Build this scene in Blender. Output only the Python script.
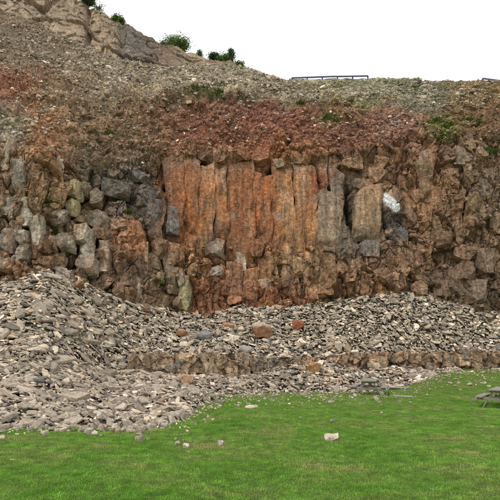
import bpy, bmesh, math, random
import numpy as np
from mathutils import Vector, Matrix, Euler

# ------------------------------------------------------------------ camera, sky, sun, exposure
for o in list(bpy.data.objects):
    bpy.data.objects.remove(o, do_unlink=True)
scene = bpy.context.scene
COL = scene.collection
F, HY, CH = 536.0, 343.0, 2.6            # focal length in photo pixels, horizon row, camera height
cam_d = bpy.data.cameras.new('camera')
cam = bpy.data.objects.new('camera', cam_d)
COL.objects.link(cam)
cam.location = (0, 0, CH)
cam.rotation_euler = (math.radians(90), 0, 0)
cam_d.sensor_width = 36.0
cam_d.lens = 36.0 * F / 500.0
cam_d.shift_y = (HY - 250.0) / 500.0
cam_d.clip_start = 0.1
cam_d.clip_end = 2000.0
scene.camera = cam

SUN_EL, SUN_AZ = math.radians(60), math.radians(216)   # azimuth clockwise from +Y: behind the camera, to its left
w = bpy.data.worlds.new('World')
scene.world = w
w.use_nodes = True
nt = w.node_tree
nt.nodes.clear()
out = nt.nodes.new('ShaderNodeOutputWorld')
bg = nt.nodes.new('ShaderNodeBackground')
sky = nt.nodes.new('ShaderNodeTexSky')
sky.sky_type = 'NISHITA'
sky.sun_disc = False
sky.sun_elevation = SUN_EL
sky.sun_rotation = SUN_AZ
mix = nt.nodes.new('ShaderNodeMix')
mix.data_type = 'RGBA'
mix.inputs[0].default_value = 0.93                     # closed white cloud cover
nt.links.new(sky.outputs[0], mix.inputs[6])
mix.inputs[7].default_value = (8.3, 8.35, 8.45, 1)
nt.links.new(mix.outputs[2], bg.inputs[0])
bg.inputs[1].default_value = 0.1
nt.links.new(bg.outputs[0], out.inputs[0])

sun_d = bpy.data.lights.new('sun', 'SUN')
sun_d.energy = 1.5
sun_d.angle = math.radians(12)
sun_d.color = (1.0, 0.96, 0.90)
sun = bpy.data.objects.new('sun', sun_d)
COL.objects.link(sun)
sd = Vector((math.sin(SUN_AZ) * math.cos(SUN_EL), math.cos(SUN_AZ) * math.cos(SUN_EL), math.sin(SUN_EL)))
sun.rotation_euler = sd.to_track_quat('Z', 'Y').to_euler()
sun.location = sd * 60

scene.view_settings.view_transform = 'Standard'
scene.view_settings.look = 'None'
scene.view_settings.exposure = 0.36
scene.view_settings.gamma = 1.0
scene.view_settings.use_curve_mapping = False
scene.cycles.filter_width = 1.1

rng = np.random.default_rng(7)
random.seed(7)

# ------------------------------------------------------------------ helpers
def P(px, py, y):
    """photo pixel + distance -> world point"""
    return np.array([(px - 250.0) / F * y, y, CH + (HY - py) / F * y])

def lin(c):
    c = np.asarray(c, float) / 255.0
    return np.where(c <= 0.04045, c / 12.92, ((c + 0.055) / 1.055) ** 2.4)

def sm(a, b, x):
    t = np.clip((x - a) / (b - a), 0, 1)
    return t * t * (3 - 2 * t)

def h3(i, j, k):
    n = (i.astype(np.int64) * 374761393 + j.astype(np.int64) * 668265263 + k * 2147483647 * 31 + k.astype(np.int64) * 1274126177) & 0xffffffff
    n = ((n ^ (n >> 13)) * 1274126177) & 0xffffffff
    n = ((n ^ (n >> 16)) * 2246822519) & 0xffffffff
    return ((n ^ (n >> 15)) & 0xffffff) / float(0xffffff)

def vnoise(x, y, z):
    xi, yi, zi = np.floor(x), np.floor(y), np.floor(z)
    fx, fy, fz = x - xi, y - yi, z - zi
    fx, fy, fz = fx * fx * (3 - 2 * fx), fy * fy * (3 - 2 * fy), fz * fz * (3 - 2 * fz)
    xi, yi, zi = xi.astype(np.int64), yi.astype(np.int64), zi.astype(np.int64)
    r = 0
    for a in (0, 1):
        for b in (0, 1):
            for c in (0, 1):
                r = r + h3(xi + a, yi + b, zi + c) * (fx if a else 1 - fx) * (fy if b else 1 - fy) * (fz if c else 1 - fz)
    return r * 2 - 1

def fbm(x, y, z, octv=4, g=0.5):
    r, a = 0, 1.0
    for k in range(octv):
        r = r + a * vnoise(x * 2 ** k + 17.3 * k, y * 2 ** k + 5.1 * k, z * 2 ** k + 9.7 * k)
        a *= g
    return r

def voro(u, v, seed, jit=0.95):
    """2-D cells: distance to nearest and second, three random numbers of the cell, vector from its centre"""
    iu, iv = np.floor(u).astype(np.int64), np.floor(v).astype(np.int64)
    f1 = np.full(u.shape, 9.0); f2 = f1.copy()
    ci = np.zeros(u.shape, np.int64); cj = ci.copy(); dx = np.zeros(u.shape); dy = dx.copy()
    s = np.full(u.shape, seed, np.int64)
    for a in (-1, 0, 1):
        for b in (-1, 0, 1):
            gi, gj = iu + a, iv + b
            ox = gi + 0.5 + (h3(gi, gj, s) - 0.5) * jit
            oy = gj + 0.5 + (h3(gi, gj, s + 71) - 0.5) * jit
            ddx, ddy = u - ox, v - oy
            d = np.maximum(np.abs(ddx), np.abs(ddy)) * 0.5 + np.sqrt(ddx ** 2 + ddy ** 2) * 0.5
            m = d < f1
            f2 = np.where(m, f1, np.minimum(f2, d))
            ci, cj = np.where(m, gi, ci), np.where(m, gj, cj)
            dx, dy = np.where(m, ddx, dx), np.where(m, ddy, dy)
            f1 = np.where(m, d, f1)
    return f1, f2, (h3(ci, cj, s + 5), h3(ci, cj, s + 6), h3(ci, cj, s + 7)), dx, dy

def new_mesh(name, verts, faces, cols=None, smooth=False, alpha=None):
    """verts (n,3); faces: (m,3) or (m,4) int array or list of lists; cols (n,3)"""
    me = bpy.data.meshes.new(name)
    if isinstance(faces, np.ndarray):
        n, k = faces.shape
        me.vertices.add(len(verts))
        me.vertices.foreach_set('co', np.ascontiguousarray(verts, np.float32).ravel())
        me.loops.add(n * k)
        me.loops.foreach_set('vertex_index', np.ascontiguousarray(faces, np.int32).ravel())
        me.polygons.add(n)
        me.polygons.foreach_set('loop_start', np.arange(0, n * k, k, dtype=np.int32))
        me.polygons.foreach_set('loop_total', np.full(n, k, np.int32))
        me.update(calc_edges=True)
    else:
        me.from_pydata([tuple(map(float, v)) for v in verts], [], faces)
        me.update()
    if cols is not None:
        at = me.color_attributes.new('Col', 'FLOAT_COLOR', 'POINT')
        c = np.ones((len(verts), 4), np.float32); c[:, :3] = cols
        if alpha is not None: c[:, 3] = alpha
        at.data.foreach_set('color', c.ravel())
    me.polygons.foreach_set('use_smooth', np.full(len(me.polygons), smooth))
    return me

def link(name, me, mat=None, parent=None):
    o = bpy.data.objects.new(name, me)
    COL.objects.link(o)
    if mat is not None and me is not None and not me.materials:
        me.materials.append(mat)
    if parent is not None:
        o.parent = parent
    return o

def tag(o, label=None, cat=None, group=None, kind=None):
    if label: o['label'] = label
    if cat: o['category'] = cat
    if group: o['group'] = group
    if kind: o['kind'] = kind
    return o

def grid_faces(nr, nc):
    i = np.arange(nr - 1)[:, None] * nc + np.arange(nc - 1)[None, :]
    return np.stack([i, i + 1, i + 1 + nc, i + nc], -1).reshape(-1, 4)

# ------------------------------------------------------------------ materials
def mat_new(name):
    m = bpy.data.materials.new(name)
    m.use_nodes = True
    t = m.node_tree
    b = t.nodes['Principled BSDF']
    b.inputs['Roughness'].default_value = 0.92
    b.inputs['Specular IOR Level'].default_value = 0.25
    return m, t, b

def N(t, typ, **kw):
    n = t.nodes.new(typ)
    for k, v in kw.items():
        setattr(n, k, v)
    return n

def mult(t, a, b, fac=1.0, mode='MULTIPLY'):
    n = N(t, 'ShaderNodeMix', data_type='RGBA', blend_type=mode)
    n.inputs[0].default_value = fac
    for s, idx in ((a, 6), (b, 7)):
        if isinstance(s, tuple): n.inputs[idx].default_value = s
        else: t.links.new(s, n.inputs[idx])
    return n.outputs[2]

def ramp(t, src, pts):
    n = N(t, 'ShaderNodeValToRGB')
    els = n.color_ramp.elements
    while len(els) < len(pts): els.new(0.5)
    for e, (p, c) in zip(els, pts):
        e.position = p
        e.color = (c, c, c, 1) if not isinstance(c, tuple) else (*c, 1)
    t.links.new(src, n.inputs[0])
    return n.outputs[0]

def noise(t, scale, detail=6, rough=0.6, vec=None, stretch=None):
    n = N(t, 'ShaderNodeTexNoise')
    n.inputs['Scale'].default_value = scale
    n.inputs['Detail'].default_value = detail
    n.inputs['Roughness'].default_value = rough
    g = N(t, 'ShaderNodeNewGeometry')
    v = g.outputs['Position']
    if vec == 'object':
        v = N(t, 'ShaderNodeTexCoord').outputs['Object']
    if stretch:
        mp = N(t, 'ShaderNodeMapping')
        mp.inputs['Scale'].default_value = stretch
        t.links.new(v, mp.inputs[0]); v = mp.outputs[0]
    t.links.new(v, n.inputs['Vector'])
    return n

def rock_mat(name, src='attr', lo=0.55, hi=1.45, bump=0.6, scale=5.0, ramp_pts=None, streak=False, speck=True, dist=.12):
    m, t, b = mat_new(name)
    if src == 'attr':
        a = N(t, 'ShaderNodeAttribute', attribute_name='Col').outputs['Color']
    else:
        oi = N(t, 'ShaderNodeObjectInfo')
        a = ramp(t, oi.outputs['Random'], ramp_pts)
    n1 = noise(t, scale, 5, 0.68)
    c = mult(t, a, ramp(t, n1.outputs[0], [(0.36, lo), (0.64, hi)]))
    hgt = None
    if streak:      # only on solid rock (alpha of Col): water streaks and a net of fine fractures
        al = N(t, 'ShaderNodeAttribute', attribute_name='Col').outputs['Alpha']
        n2 = noise(t, 2.6, 4, 0.6, stretch=(1.6, .25, 0.2))
        cs = mult(t, c, ramp(t, n2.outputs[0], [(0.36, 0.64), (0.5, 1.0), (0.66, 1.3)]))
        nw = noise(t, 1.5, 2, 0.6)
        gp = N(t, 'ShaderNodeNewGeometry').outputs['Position']
        wv = mult(t, gp, nw.outputs['Color'], 0.35, 'ADD')
        for sc, st_, wd, dk in ((0.7, (1, 1, .4), .02, .45), (1.9, (1, 1, .6), .03, .6)):
            mp = N(t, 'ShaderNodeMapping'); mp.inputs['Scale'].default_value = st_
            t.links.new(wv, mp.inputs[0])
            vo = N(t, 'ShaderNodeTexVoronoi', feature='DISTANCE_TO_EDGE'); vo.inputs['Scale'].default_value = sc
            t.links.new(mp.outputs[0], vo.inputs['Vector'])
            e = ramp(t, vo.outputs['Distance'], [(0.0, 0.0), (wd, 1.0)])
            hgt = e if hgt is None else mult(t, hgt, e)
        nb = noise(t, 0.9, 2, 0.6)
        crk = mult(t, hgt, ramp(t, nb.outputs[0], [(.34, 0.0), (.5, 1.0)]), 1.0, 'SCREEN')
        crk2 = ramp(t, crk, [(0, .8), (1, 1.0)])
        cs = mult(t, cs, crk2)
        np_ = noise(t, 3.4, 5, 0.75)
        pm = N(t, 'ShaderNodeMix', data_type='RGBA'); pm.inputs[7].default_value = (*lin((206, 192, 168)), 1)
        t.links.new(ramp(t, np_.outputs[0], [(.58, 0.0), (.76, .45)]), pm.inputs[0]); t.links.new(cs, pm.inputs[6])
        cs = pm.outputs[2]
        mx = N(t, 'ShaderNodeMix', data_type='RGBA'); t.links.new(al, mx.inputs[0]); t.links.new(c, mx.inputs[6]); t.links.new(cs, mx.inputs[7])
        c = mx.outputs[2]
        hgt = mult(t, ramp(t, al, [(0, 1.0), (1, 0.0)]), crk, 1.0, 'SCREEN')
    if speck:
        n3 = noise(t, scale * 5, 2, 0.7)
        c = mult(t, c, ramp(t, n3.outputs[0], [(0.38, 0.72), (0.5, 1.0), (0.62, 1.28)]))
    t.links.new(c, b.inputs['Base Color'])
    bp = N(t, 'ShaderNodeBump')
    bp.inputs['Strength'].default_value = bump
    bp.inputs['Distance'].default_value = dist
    n4 = noise(t, scale * 1.7, 5, 0.72)
    if hgt is not None:
        t.links.new(mult(t, hgt, n4.outputs[0], .7, 'MIX'), bp.inputs['Height'])
    else:
        t.links.new(n4.outputs[0], bp.inputs['Height'])
    t.links.new(bp.outputs[0], b.inputs['Normal'])
    return m

M_CLIFF = rock_mat('cliff_rock', bump=1.0, streak=True, lo=0.58, hi=1.42, dist=.2)
M_STONE = rock_mat('scree_stone', bump=0.5, lo=0.75, hi=1.25, scale=7)
M_SOIL = rock_mat('scree_soil', bump=1.0, lo=0.5, hi=1.4, scale=9)
STONE_RAMP = [(0.0, tuple(lin((128, 119, 108)))), (0.25, tuple(lin((164, 150, 132)))), (0.5, tuple(lin((180, 166, 148)))),
              (0.75, tuple(lin((148, 137, 122)))), (0.9, tuple(lin((198, 186, 168)))), (1.0, tuple(lin((172, 150, 126))))]
M_STONE_R = rock_mat('scree_stone_single', src='rand', bump=0.5, lo=0.75, hi=1.25, scale=7, ramp_pts=STONE_RAMP)

# ------------------------------------------------------------------ ground
def G(x, y):
    """height of the grass field: flat, rising a little towards the ledge on the right"""
    x = np.asarray(x, float); y = np.asarray(y, float)
    z = 1.0 * sm(24, 35, y) * sm(4.5, 13, x)
    return z + 0.05 * np.sin(x * 0.7 + 1.3) * np.sin(y * 0.45) + 0.03 * np.sin(x * 1.9 + y * 1.1)

def build_ground():
    xs = np.concatenate([[-900, -300, -120, -60], np.arange(-40, 40.01, 0.5), [60, 120, 300, 900]])
    ys = np.concatenate([[-600, -200, -60, -20], np.arange(-5, 46.01, 0.5), [60, 120]])
    X, Y = np.meshgrid(xs, ys)
    Z = G(X, Y)
    V = np.stack([X, Y, Z], -1).reshape(-1, 3)
    me = new_mesh('grass_field', V, grid_faces(len(ys), len(xs)), smooth=True)
    m, t, b = mat_new('turf')
    n1 = noise(t, 0.55, 6, 0.65)
    c1 = ramp(t, n1.outputs[0], [(0.3, tuple(lin((78, 104, 40)))), (0.5, tuple(lin((96, 122, 50)))), (0.7, tuple(lin((122, 124, 72))))])
    n2 = noise(t, 14, 6, 0.7)
    c = mult(t, c1, ramp(t, n2.outputs[0], [(0.3, 0.55), (0.7, 1.3)]))
    t.links.new(c, b.inputs['Base Color'])
    bp = N(t, 'ShaderNodeBump'); bp.inputs['Distance'].default_value = 0.05
    t.links.new(noise(t, 30, 5, 0.7).outputs[0], bp.inputs['Height'])
    t.links.new(bp.outputs[0], b.inputs['Normal'])
    return tag(link('grass_field', me, m), 'flat mown green grass field below the scree', 'field', kind='structure')

GROUND = build_ground()

# ------------------------------------------------------------------ profile curves (photo column -> distance / row)
def curve(pts, s=6.0):
    xs = np.arange(-160, 661, 1.0)
    ys = np.interp(xs, [p[0] for p in pts], [p[1] for p in pts])
    k = np.exp(-0.5 * (np.arange(-20, 21) / s) ** 2); k /= k.sum()
    ys = np.convolve(np.pad(ys, 20, mode='edge'), k, mode='valid')
    return lambda q: np.interp(q, xs, ys)

yA = curve([(-160, 16.4), (0, 16.7), (60, 17.0), (150, 17.2), (180, 18.0), (198, 21.5), (215, 25.0), (240, 27.6), (300, 28.0), (350, 28.2), (400, 29.5), (430, 31), (470, 33), (520, 34), (660, 34)], 4)
yD = curve([(-160, 26.5), (0, 28), (60, 28.8), (120, 31), (170, 33.5), (250, 35), (350, 35.5), (420, 36), (500, 36), (660, 36)], 12)
pyD = curve([(-160, 300), (-60, 290), (0, 286), (20, 280), (48, 273), (70, 283), (100, 297), (130, 306), (150, 311), (170, 315), (200, 318), (225, 312), (250, 309), (300, 310), (330, 306), (360, 300), (395, 296), (420, 299), (450, 308), (480, 316), (500, 320), (560, 326), (660, 330)], 3)
pyB = curve([(-160, 376), (170, 378), (235, 377), (262, 371), (290, 366), (330, 364), (360, 369), (430, 369), (660, 370)], 4)
ledge_row = curve([(-160, 352), (150, 353), (240, 354), (275, 357), (315, 359), (335, 354), (430, 352), (660, 351)], 4)
def pyC(q):
    q = np.asarray(q, float)
    return ledge_row(q) + 1.4 * fbm(q / 9, q * 0, q * 0 + 5, 3)
yB = curve([(-160, 29.5), (170, 29.5), (250, 30.2), (330, 31), (400, 32.4), (470, 34), (660, 34.4)], 10)
wL = lambda q: sm(15, 172, q)
wE = lambda q: sm(138, 158, q)            # 0 = plain fan of scree, 1 = slope broken by the ledge

pyF = curve([(-160, 150), (0, 150), (60, 155), (110, 166), (150, 160), (165, 152), (200, 146), (250, 149), (300, 150), (350, 145), (400, 136), (450, 135), (500, 130), (660, 128)], 6)
yF = curve([(-160, 29), (0, 30.6), (60, 31.6), (100, 33.4), (165, 35.8), (250, 37), (350, 37.6), (400, 38.2), (500, 38.3), (660, 38)], 10)
pyS = curve([(-160, 92), (0, 95), (100, 100), (165, 98), (250, 97), (330, 103), (400, 108), (450, 105), (500, 105), (660, 105)], 6)
yS = curve([(-160, 34), (0, 35.2), (100, 37.2), (165, 38.8), (250, 40), (330, 40.5), (400, 41), (500, 41), (660, 41)], 10)
pyT = curve([(-160, -70), (-60, -14), (0, 11), (25, 16), (50, 29), (75, 40), (110, 56), (150, 66), (200, 65), (225, 63), (250, 68), (270, 75), (292, 81), (340, 80), (380, 79), (420, 80), (470, 80), (500, 82), (660, 84)], 4)
yT = curve([(-160, 54), (0, 52), (50, 50), (100, 48), (165, 46.5), (225, 45.5), (300, 44), (400, 45), (500, 45), (660, 45)], 10)
pyU = curve([(-160, -90), (-60, -36), (0, -9), (40, -4), (72, -1), (88, 5), (100, 13), (118, 23), (135, 30), (150, 38), (175, 49), (200, 56), (225, 61), (240, 66), (250, 70)], 2)

def pz(px, py, y):
    return CH + (HY - py) / F * y

# ------------------------------------------------------------------ colour of the rock by place (iron stain, grey basalt, red soil ...)
REG = [  # px, py, sx, sy, sRGB, weight
    (20, 200, 40, 40, (140, 114, 88), 1.1), (70, 225, 40, 35, (138, 112, 86), 1.0), (30, 255, 40, 22, (140, 108, 80), 0.9),
    (95, 180, 20, 16, (124, 108, 90), 0.9), (140, 205, 22, 30, (116, 103, 92), 1.1), (132, 238, 14, 18, (172, 118, 80), 1.3),
    (110, 275, 35, 18, (140, 112, 88), 1.0), (165, 275, 25, 26, (136, 116, 90), 1.0),
    (182, 200, 16, 36, (156, 98, 58), 1.8), (214, 205, 14, 36, (154, 104, 64), 1.8), (243, 200, 14, 40, (158, 100, 60), 1.8),
    (268, 205, 12, 40, (160, 94, 54), 1.8), (285, 205, 12, 40, (166, 118, 72), 1.4), (303, 205, 10, 40, (178, 122, 78), 1.4),
    (172, 218, 6, 16, (104, 98, 92), 1.8), (320, 180, 7, 18, (132, 72, 44), 1.8), (212, 245, 14, 12, (138, 110, 84), 1.0),
    (240, 265, 30, 22, (150, 106, 72), 1.2), (285, 265, 30, 24, (144, 116, 86), 1.1), (250, 295, 50, 12, (146, 100, 72), 1.0),
    (330, 215, 12, 26, (140, 120, 96), 1.3), (350, 205, 8, 30, (96, 86, 74), 1.5), (368, 212, 13, 22, (160, 130, 98), 1.4),
    (360, 245, 24, 14, (112, 98, 86), 1.3), (392, 218, 10, 14, (98, 94, 94), 1.6), (420, 200, 26, 30, (140, 104, 74), 1.1),
    (400, 165, 30, 18, (140, 106, 82), 1.0), (450, 200, 26, 30, (132, 102, 76), 1.0), (485, 190, 24, 34, (132, 108, 86), 1.0),
    (470, 240, 40, 20, (132, 104, 80), 1.0), (410, 255, 40, 18, (138, 106, 80), 1.0), (470, 285, 40, 22, (124, 102, 82), 1.2),
    (345, 280, 35, 18, (142, 106, 76), 1.0), (300, 165, 60, 10, (142, 112, 88), 1.0), (200, 160, 40, 10, (132, 106, 84), 1.0),
    (200, 125, 55, 16, (124, 82, 62), 1.8), (265, 118, 32, 14, (130, 84, 70), 1.8), (330, 130, 50, 16, (126, 86, 66), 1.6),
    (400, 125, 30, 12, (128, 90, 74), 1.6), (440, 128, 14, 9, (104, 104, 52), 1.5), (485, 118, 25, 12, (118, 92, 66), 1.1),
    (130, 130, 36, 18, (122, 100, 74), 1.2), (90, 165, 18, 10, (112, 96, 76), 1.0), (45, 130, 16, 34, (146, 106, 72), 2.0), (10, 125, 16, 14, (134, 122, 104), 1.2),
    (15, 85, 24, 14, (124, 80, 58), 1.8), (60, 90, 40, 24, (124, 102, 78), 1.1), (120, 85, 40, 20, (128, 112, 90), 1.1),
    (30, 50, 40, 22, (118, 102, 82), 1.2), (100, 62, 50, 12, (128, 116, 96), 1.1), (200, 82, 60, 14, (142, 130, 108), 1.3),
    (205, 98, 22, 4, (96, 88, 58), 1.3), (300, 92, 50, 10, (140, 130, 106), 1.2), (365, 90, 30, 9, (138, 132, 108), 1.2),
    (425, 95, 22, 12, (124, 120, 98), 1.3), (470, 92, 30, 10, (122, 102, 68), 1.2), (330, 121, 16, 5, (104, 102, 56), 1.0), (350, 104, 18, 4, (120, 116, 70), 0.8),
]
GAIN = 1.3
def region(px, py):
    px = np.asarray(px, float); py = np.asarray(py, float)
    wx = px + 7 * fbm(px / 18, py / 18, 0 * px + 3.3, 3)
    wy = py + 6 * fbm(px / 18, py / 18, 0 * px + 8.8, 3)
    acc = np.zeros(px.shape + (3,)); ws = np.zeros(px.shape) + 1e-9
    for (a, b, sx, sy, c, wt) in REG:
        g = wt * np.exp(-1.3 * np.sqrt(((wx - a) / sx) ** 2 + ((wy - b) / sy) ** 2 + 0.05)) ** 2
        acc += g[..., None] * lin(c); ws += g
    c = acc / ws[..., None] * GAIN
    lum = c @ np.array([.3, .6, .1])
    return c * .9 + .1 * lum[..., None] * np.array([1.04, 1.0, .94])

def to_px(p):
    p = np.asarray(p)
    return 250 + p[..., 0] / p[..., 1] * F, HY - (p[..., 2] - CH) / p[..., 1] * F

# ------------------------------------------------------------------ cliff sheet
STEP = 0.66
cpx = np.concatenate([np.arange(-150, -24, 3.0), np.arange(-24, 524, STEP), np.arange(524, 652, 3.0)])
def profile(q):
    """control rows of the cliff from its buried foot up to the crest and the plateau behind: rows (py, y)"""
    d = yD(q)
    zD = pz(q, pyD(q), d)
    rows = [(d - 0.2, zD - 2.2), (d + 0.15, zD), (yF(q), pz(q, pyF(q), yF(q))), (yS(q), pz(q, pyS(q), yS(q))), (yT(q), pz(q, pyT(q), yT(q)))]
    return np.array([r[0] for r in rows]), np.array([r[1] for r in rows])

nrow = [12, 236, 84, 80]
yc, zc = profile(cpx)
T = np.concatenate([np.linspace(i, i + 1, n, endpoint=False) for i, n in enumerate(nrow)] + [[4.0]])
ti = np.minimum(T.astype(int), 3); tf = (T - ti)[:, None]
BY = yc[ti] * (1 - tf) + yc[ti + 1] * tf
BZ = zc[ti] * (1 - tf) + zc[ti + 1] * tf
ker = np.exp(-0.5 * (np.arange(-9, 10) / 4.0) ** 2); ker /= ker.sum()
def vsmooth(A):
    p = np.pad(A, ((9, 9), (0, 0)), mode='reflect', reflect_type='odd')
    return sum(p[i:i + A.shape[0]] * ker[i] for i in range(19))
BY, BZ = vsmooth(BY), vsmooth(BZ)
PXG = np.broadcast_to(cpx[None, :], BY.shape)
BX = (PXG - 250) / F * BY
PYG = HY - (BZ - CH) / BY * F
TT = np.broadcast_to(T[:, None], BY.shape)
base = np.stack([BX, BY, BZ], -1)
def normals(B):
    gu = np.gradient(B, axis=1); gv = np.gradient(B, axis=0)
    n = np.cross(gu, gv)
    return n / (np.linalg.norm(n, axis=-1, keepdims=True) + 1e-9)
NRM = normals(base)
if NRM[..., 1].mean() > 0: NRM = -NRM

face_w = sm(0.6, 1.05, TT) * (1 - sm(1.9, 2.12, TT))
def box_w(a, b, c, d, s=4):
    return sm(a - s, a + s, PXG) * (1 - sm(b - s, b + s, PXG)) * sm(c - s, c + s, PYG) * (1 - sm(d - s, d + s, PYG))
col_w = box_w(163, 382, 160, 246, 6)
left_w = 1 - sm(120, 165, PXG)

U = BX + 0.35 * fbm(BX * 0.5, BZ * 0.5, BX * 0 + 1.1, 3)
Vv = BZ + 0.45 * fbm(BX * 0.5, BZ * 0.5, BX * 0 + 7.7, 3)
# dip of the bedding: blocks lean a little
U1 = U + 0.12 * Vv
f1, f2, r1, dx1, dy1 = voro(U1 / 1.9, Vv / 3.4, 11)
D = (r1[0] - 0.5) * 1.5 + (r1[1] - 0.5) * dx1 * 1.4 + (r1[2] - 0.35) * dy1 * 1.6 - 0.55 * (1 - sm(0, 0.07, f2 - f1))
tint = (r1[1] - 0.5) * 0.5
warm = (r1[2] - 0.5) * 0.8
f1, f2, r2, dx2, dy2 = voro(U1 / 0.85 + 3.1, Vv / 1.15, 23)
D = D * (0.42 + 0.3 * left_w)
k2 = (1 - 0.75 * col_w) * (0.75 + 0.25 * left_w)
D += k2 * ((r2[0] - 0.5) * 0.62 + (r2[1] - 0.5) * dx2 * 0.6 + (r2[2] - 0.35) * dy2 * 0.7 - 0.26 * (1 - sm(0, 0.09, f2 - f1)))
tint = tint + k2 * (r2[1] - 0.5) * 0.5
warm = warm + k2 * (r2[2] - 0.5) * 0.9
f1, f2, r3, dx3, dy3 = voro(U / 0.36, Vv / 0.40 + 1.7, 37)
k3 = 1 - 0.7 * col_w
D += k3 * ((r3[0] - 0.5) * 0.2 + (r3[1] - 0.5) * dx3 * 0.25 + (r3[2] - 0.35) * dy3 * 0.28 - 0.07 * (1 - sm(0, 0.12, f2 - f1)))
tint = tint + k3 * (r3[1] - 0.5) * 0.45
warm = warm + k3 * (r3[0] - 0.5) * 0.4
Dface = D * (1 - 0.55 * col_w) - 0.22 * col_w + 0.05 * fbm(BX * 4, BY * 4, BZ * 4, 3)
# loose slopes above the face: gullies, lumps, small clods
lump = 0.36 * fbm(BX * 0.45, BY * 0.45, BZ * 0.45, 4) + 0.10 * fbm(BX * 2.2, BY * 2.2, BZ * 2.2, 4, 0.7)
e1, e2, er, ex, ey = voro(U / 0.75, (Vv + BY) / 0.9, 77)
lump += (er[0] - .5) * .16 + (er[1] - .5) * ex * .2 + (er[2] - .5) * ey * .2
g1, g2, gr, gx, gy = voro(BX / 0.30, (BZ + BY) / 0.32, 51)
lump += (gr[0] - .5) * .07 + (gr[1] - .5) * gx * .1 + (gr[2] - .4) * gy * .1 - .03 * (1 - sm(0, .12, g2 - g1))
# half-buried ribs of rock in the soil band
q1, q2, qr, qx, qy = voro(U / 1.1, Vv / 0.8, 63)
rib = sm(0.55, 0.8, qr[0]) * (1 - sm(0.25, 0.6, q1))
lump += 0.22 * rib * (1 - sm(3.1, 3.4, TT))
DISP = face_w * Dface + (1 - face_w) * lump
# a lip where the turf overhangs the red soil
DISP += 0.5 * np.exp(-((TT - 3.0) / 0.05) ** 2) * sm(150, 170, PXG) * (1 - sm(230, 260, PXG))
def seg_dist(pts):
    d = np.full(PXG.shape, 1e9)
    for (a, b), (c, e) in zip(pts[:-1], pts[1:]):
        vx, vy = c - a, e - b
        s = np.clip(((PXG - a) * vx + (PYG - b) * vy) / (vx * vx + vy * vy), 0, 1)
        d = np.minimum(d, np.hypot(PXG - a - s * vx, PYG - b - s * vy))
    return d
wob = 1.2 * fbm(PXG / 6, PYG / 6, PXG * 0 + 2, 3)
CRACKS = [  # polylines in photo pixels, half width, depth
    ([(161, 205), (166, 188), (180, 160), (185, 150)], 1.6, 0.6), ([(198, 236), (199, 200), (199, 165)], 1.2, 0.7), ([(200, 158), (208, 164)], 2.6, 1.0),
    ([(222, 172), (226, 178)], 2.2, 0.9), ([(226, 180), (227, 240)], 1.1, 0.5), ([(253, 180), (255, 235)], 1.0, 0.5), ([(271, 168), (272, 240)], 1.4, 0.5),
    ([(268, 172), (284, 150), (290, 142)], 1.5, 0.7), ([(294, 195), (294, 240)], 1.0, 0.4), ([(313, 162), (318, 200)], 3.0, 0.8), ([(305, 190), (316, 240)], 1.2, 0.5),
    ([(342, 168), (347, 195), (353, 220), (366, 243)], 3.2, 1.3), ([(318, 200), (320, 250)], 1.4, 0.5), ([(378, 195), (384, 215), (390, 236)], 2.2, 0.9),
    ([(455, 172), (463, 192), (466, 222)], 1.4, 0.9), ([(460, 192), (466, 196)], 3.0, 0.9), ([(482, 180), (488, 212)], 1.2, 0.5),
    ([(212, 267), (226, 270)], 2.5, 1.0), ([(94, 172), (96, 188)], 3.0, 1.0), ([(330, 187), (352, 190)], 1.4, 0.7), ([(98, 140), (106, 152)], 3.0, 0.8),
    ([(60, 175), (64, 186)], 2.0, 0.8), ([(398, 222), (412, 228)], 2.4, 0.8), ([(112, 196), (134, 200)], 1.6, 0.7), ([(430, 160), (445, 172), (452, 182)], 1.5, 0.6),
    ([(300, 270), (304, 300)], 1.5, 0.6), ([(410, 240), (440, 262)], 1.4, 0.5), ([(240, 245), (262, 258)], 1.4, 0.5),
]
for pts, wd, dp in CRACKS:
    DISP -= dp * np.exp(-(np.maximum(seg_dist(pts) + wob, 0) / wd) ** 2)
bul = np.exp(-((PXG - 388) / 9) ** 2 - ((PYG - 204) / 12) ** 2)
DISP = DISP * (1 - .85 * bul) + .45 * bul
DISP *= sm(0.0, 0.5, TT) * (0.35 + 0.65 * (1 - sm(3.8, 4.0, TT)))
SURF = base + NRM * DISP[..., None]
# albedo of the sheet
col = region(PXG, PYG)
tint_all = face_w * tint + (1 - face_w) * (0.9 * (gr[1] - 0.5) + .5 * (er[1] - .5) + 0.4 * rib)
col = col * np.exp(0.75 * tint_all)[..., None]
wm = face_w * warm * (1 - 0.5 * col_w)
col = col * np.stack([1 + 0.12 * wm, 1 + 0 * wm, 1 - 0.18 * wm], -1)
n_big = fbm(BX * 1.3, BY * 1.3, BZ * 1.3, 5, 0.6)
col *= np.exp(0.22 * n_big)[..., None]
# lichen and weeds: greenish
gm = sm(0.85, 1.3, fbm(BX * 0.7 + 40, BY * 0.7, BZ * 0.7, 4, 0.6)) * 0.5
green = [(440, 128, 10, 7, .9), (468, 121, 8, 4, .7), (328, 121, 9, 4, .7), (60, 222, 6, 10, .7), (155, 285, 10, 4, .8), (205, 97, 18, 3, .8), (487, 148, 8, 3, .8), (128, 216, 10, 4, .5), (52, 205, 4, 12, .5), (90, 275, 8, 4, .5), (335, 85, 22, 3, .7), (410, 84, 30, 3, .4)]
for a, b, sx, sy, wt in green:
    gm = np.maximum(gm * (1 - np.exp(-((PXG - 395) / 22) ** 2 - ((PYG - 210) / 22) ** 2)), wt * np.exp(-((PXG - a) / sx) ** 2 - ((PYG - b) / sy) ** 2) * sm(-0.5, 0.5, n_big + 0.2))
col = col * (1 - gm[..., None]) + gm[..., None] * lin((98, 106, 48))
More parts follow.
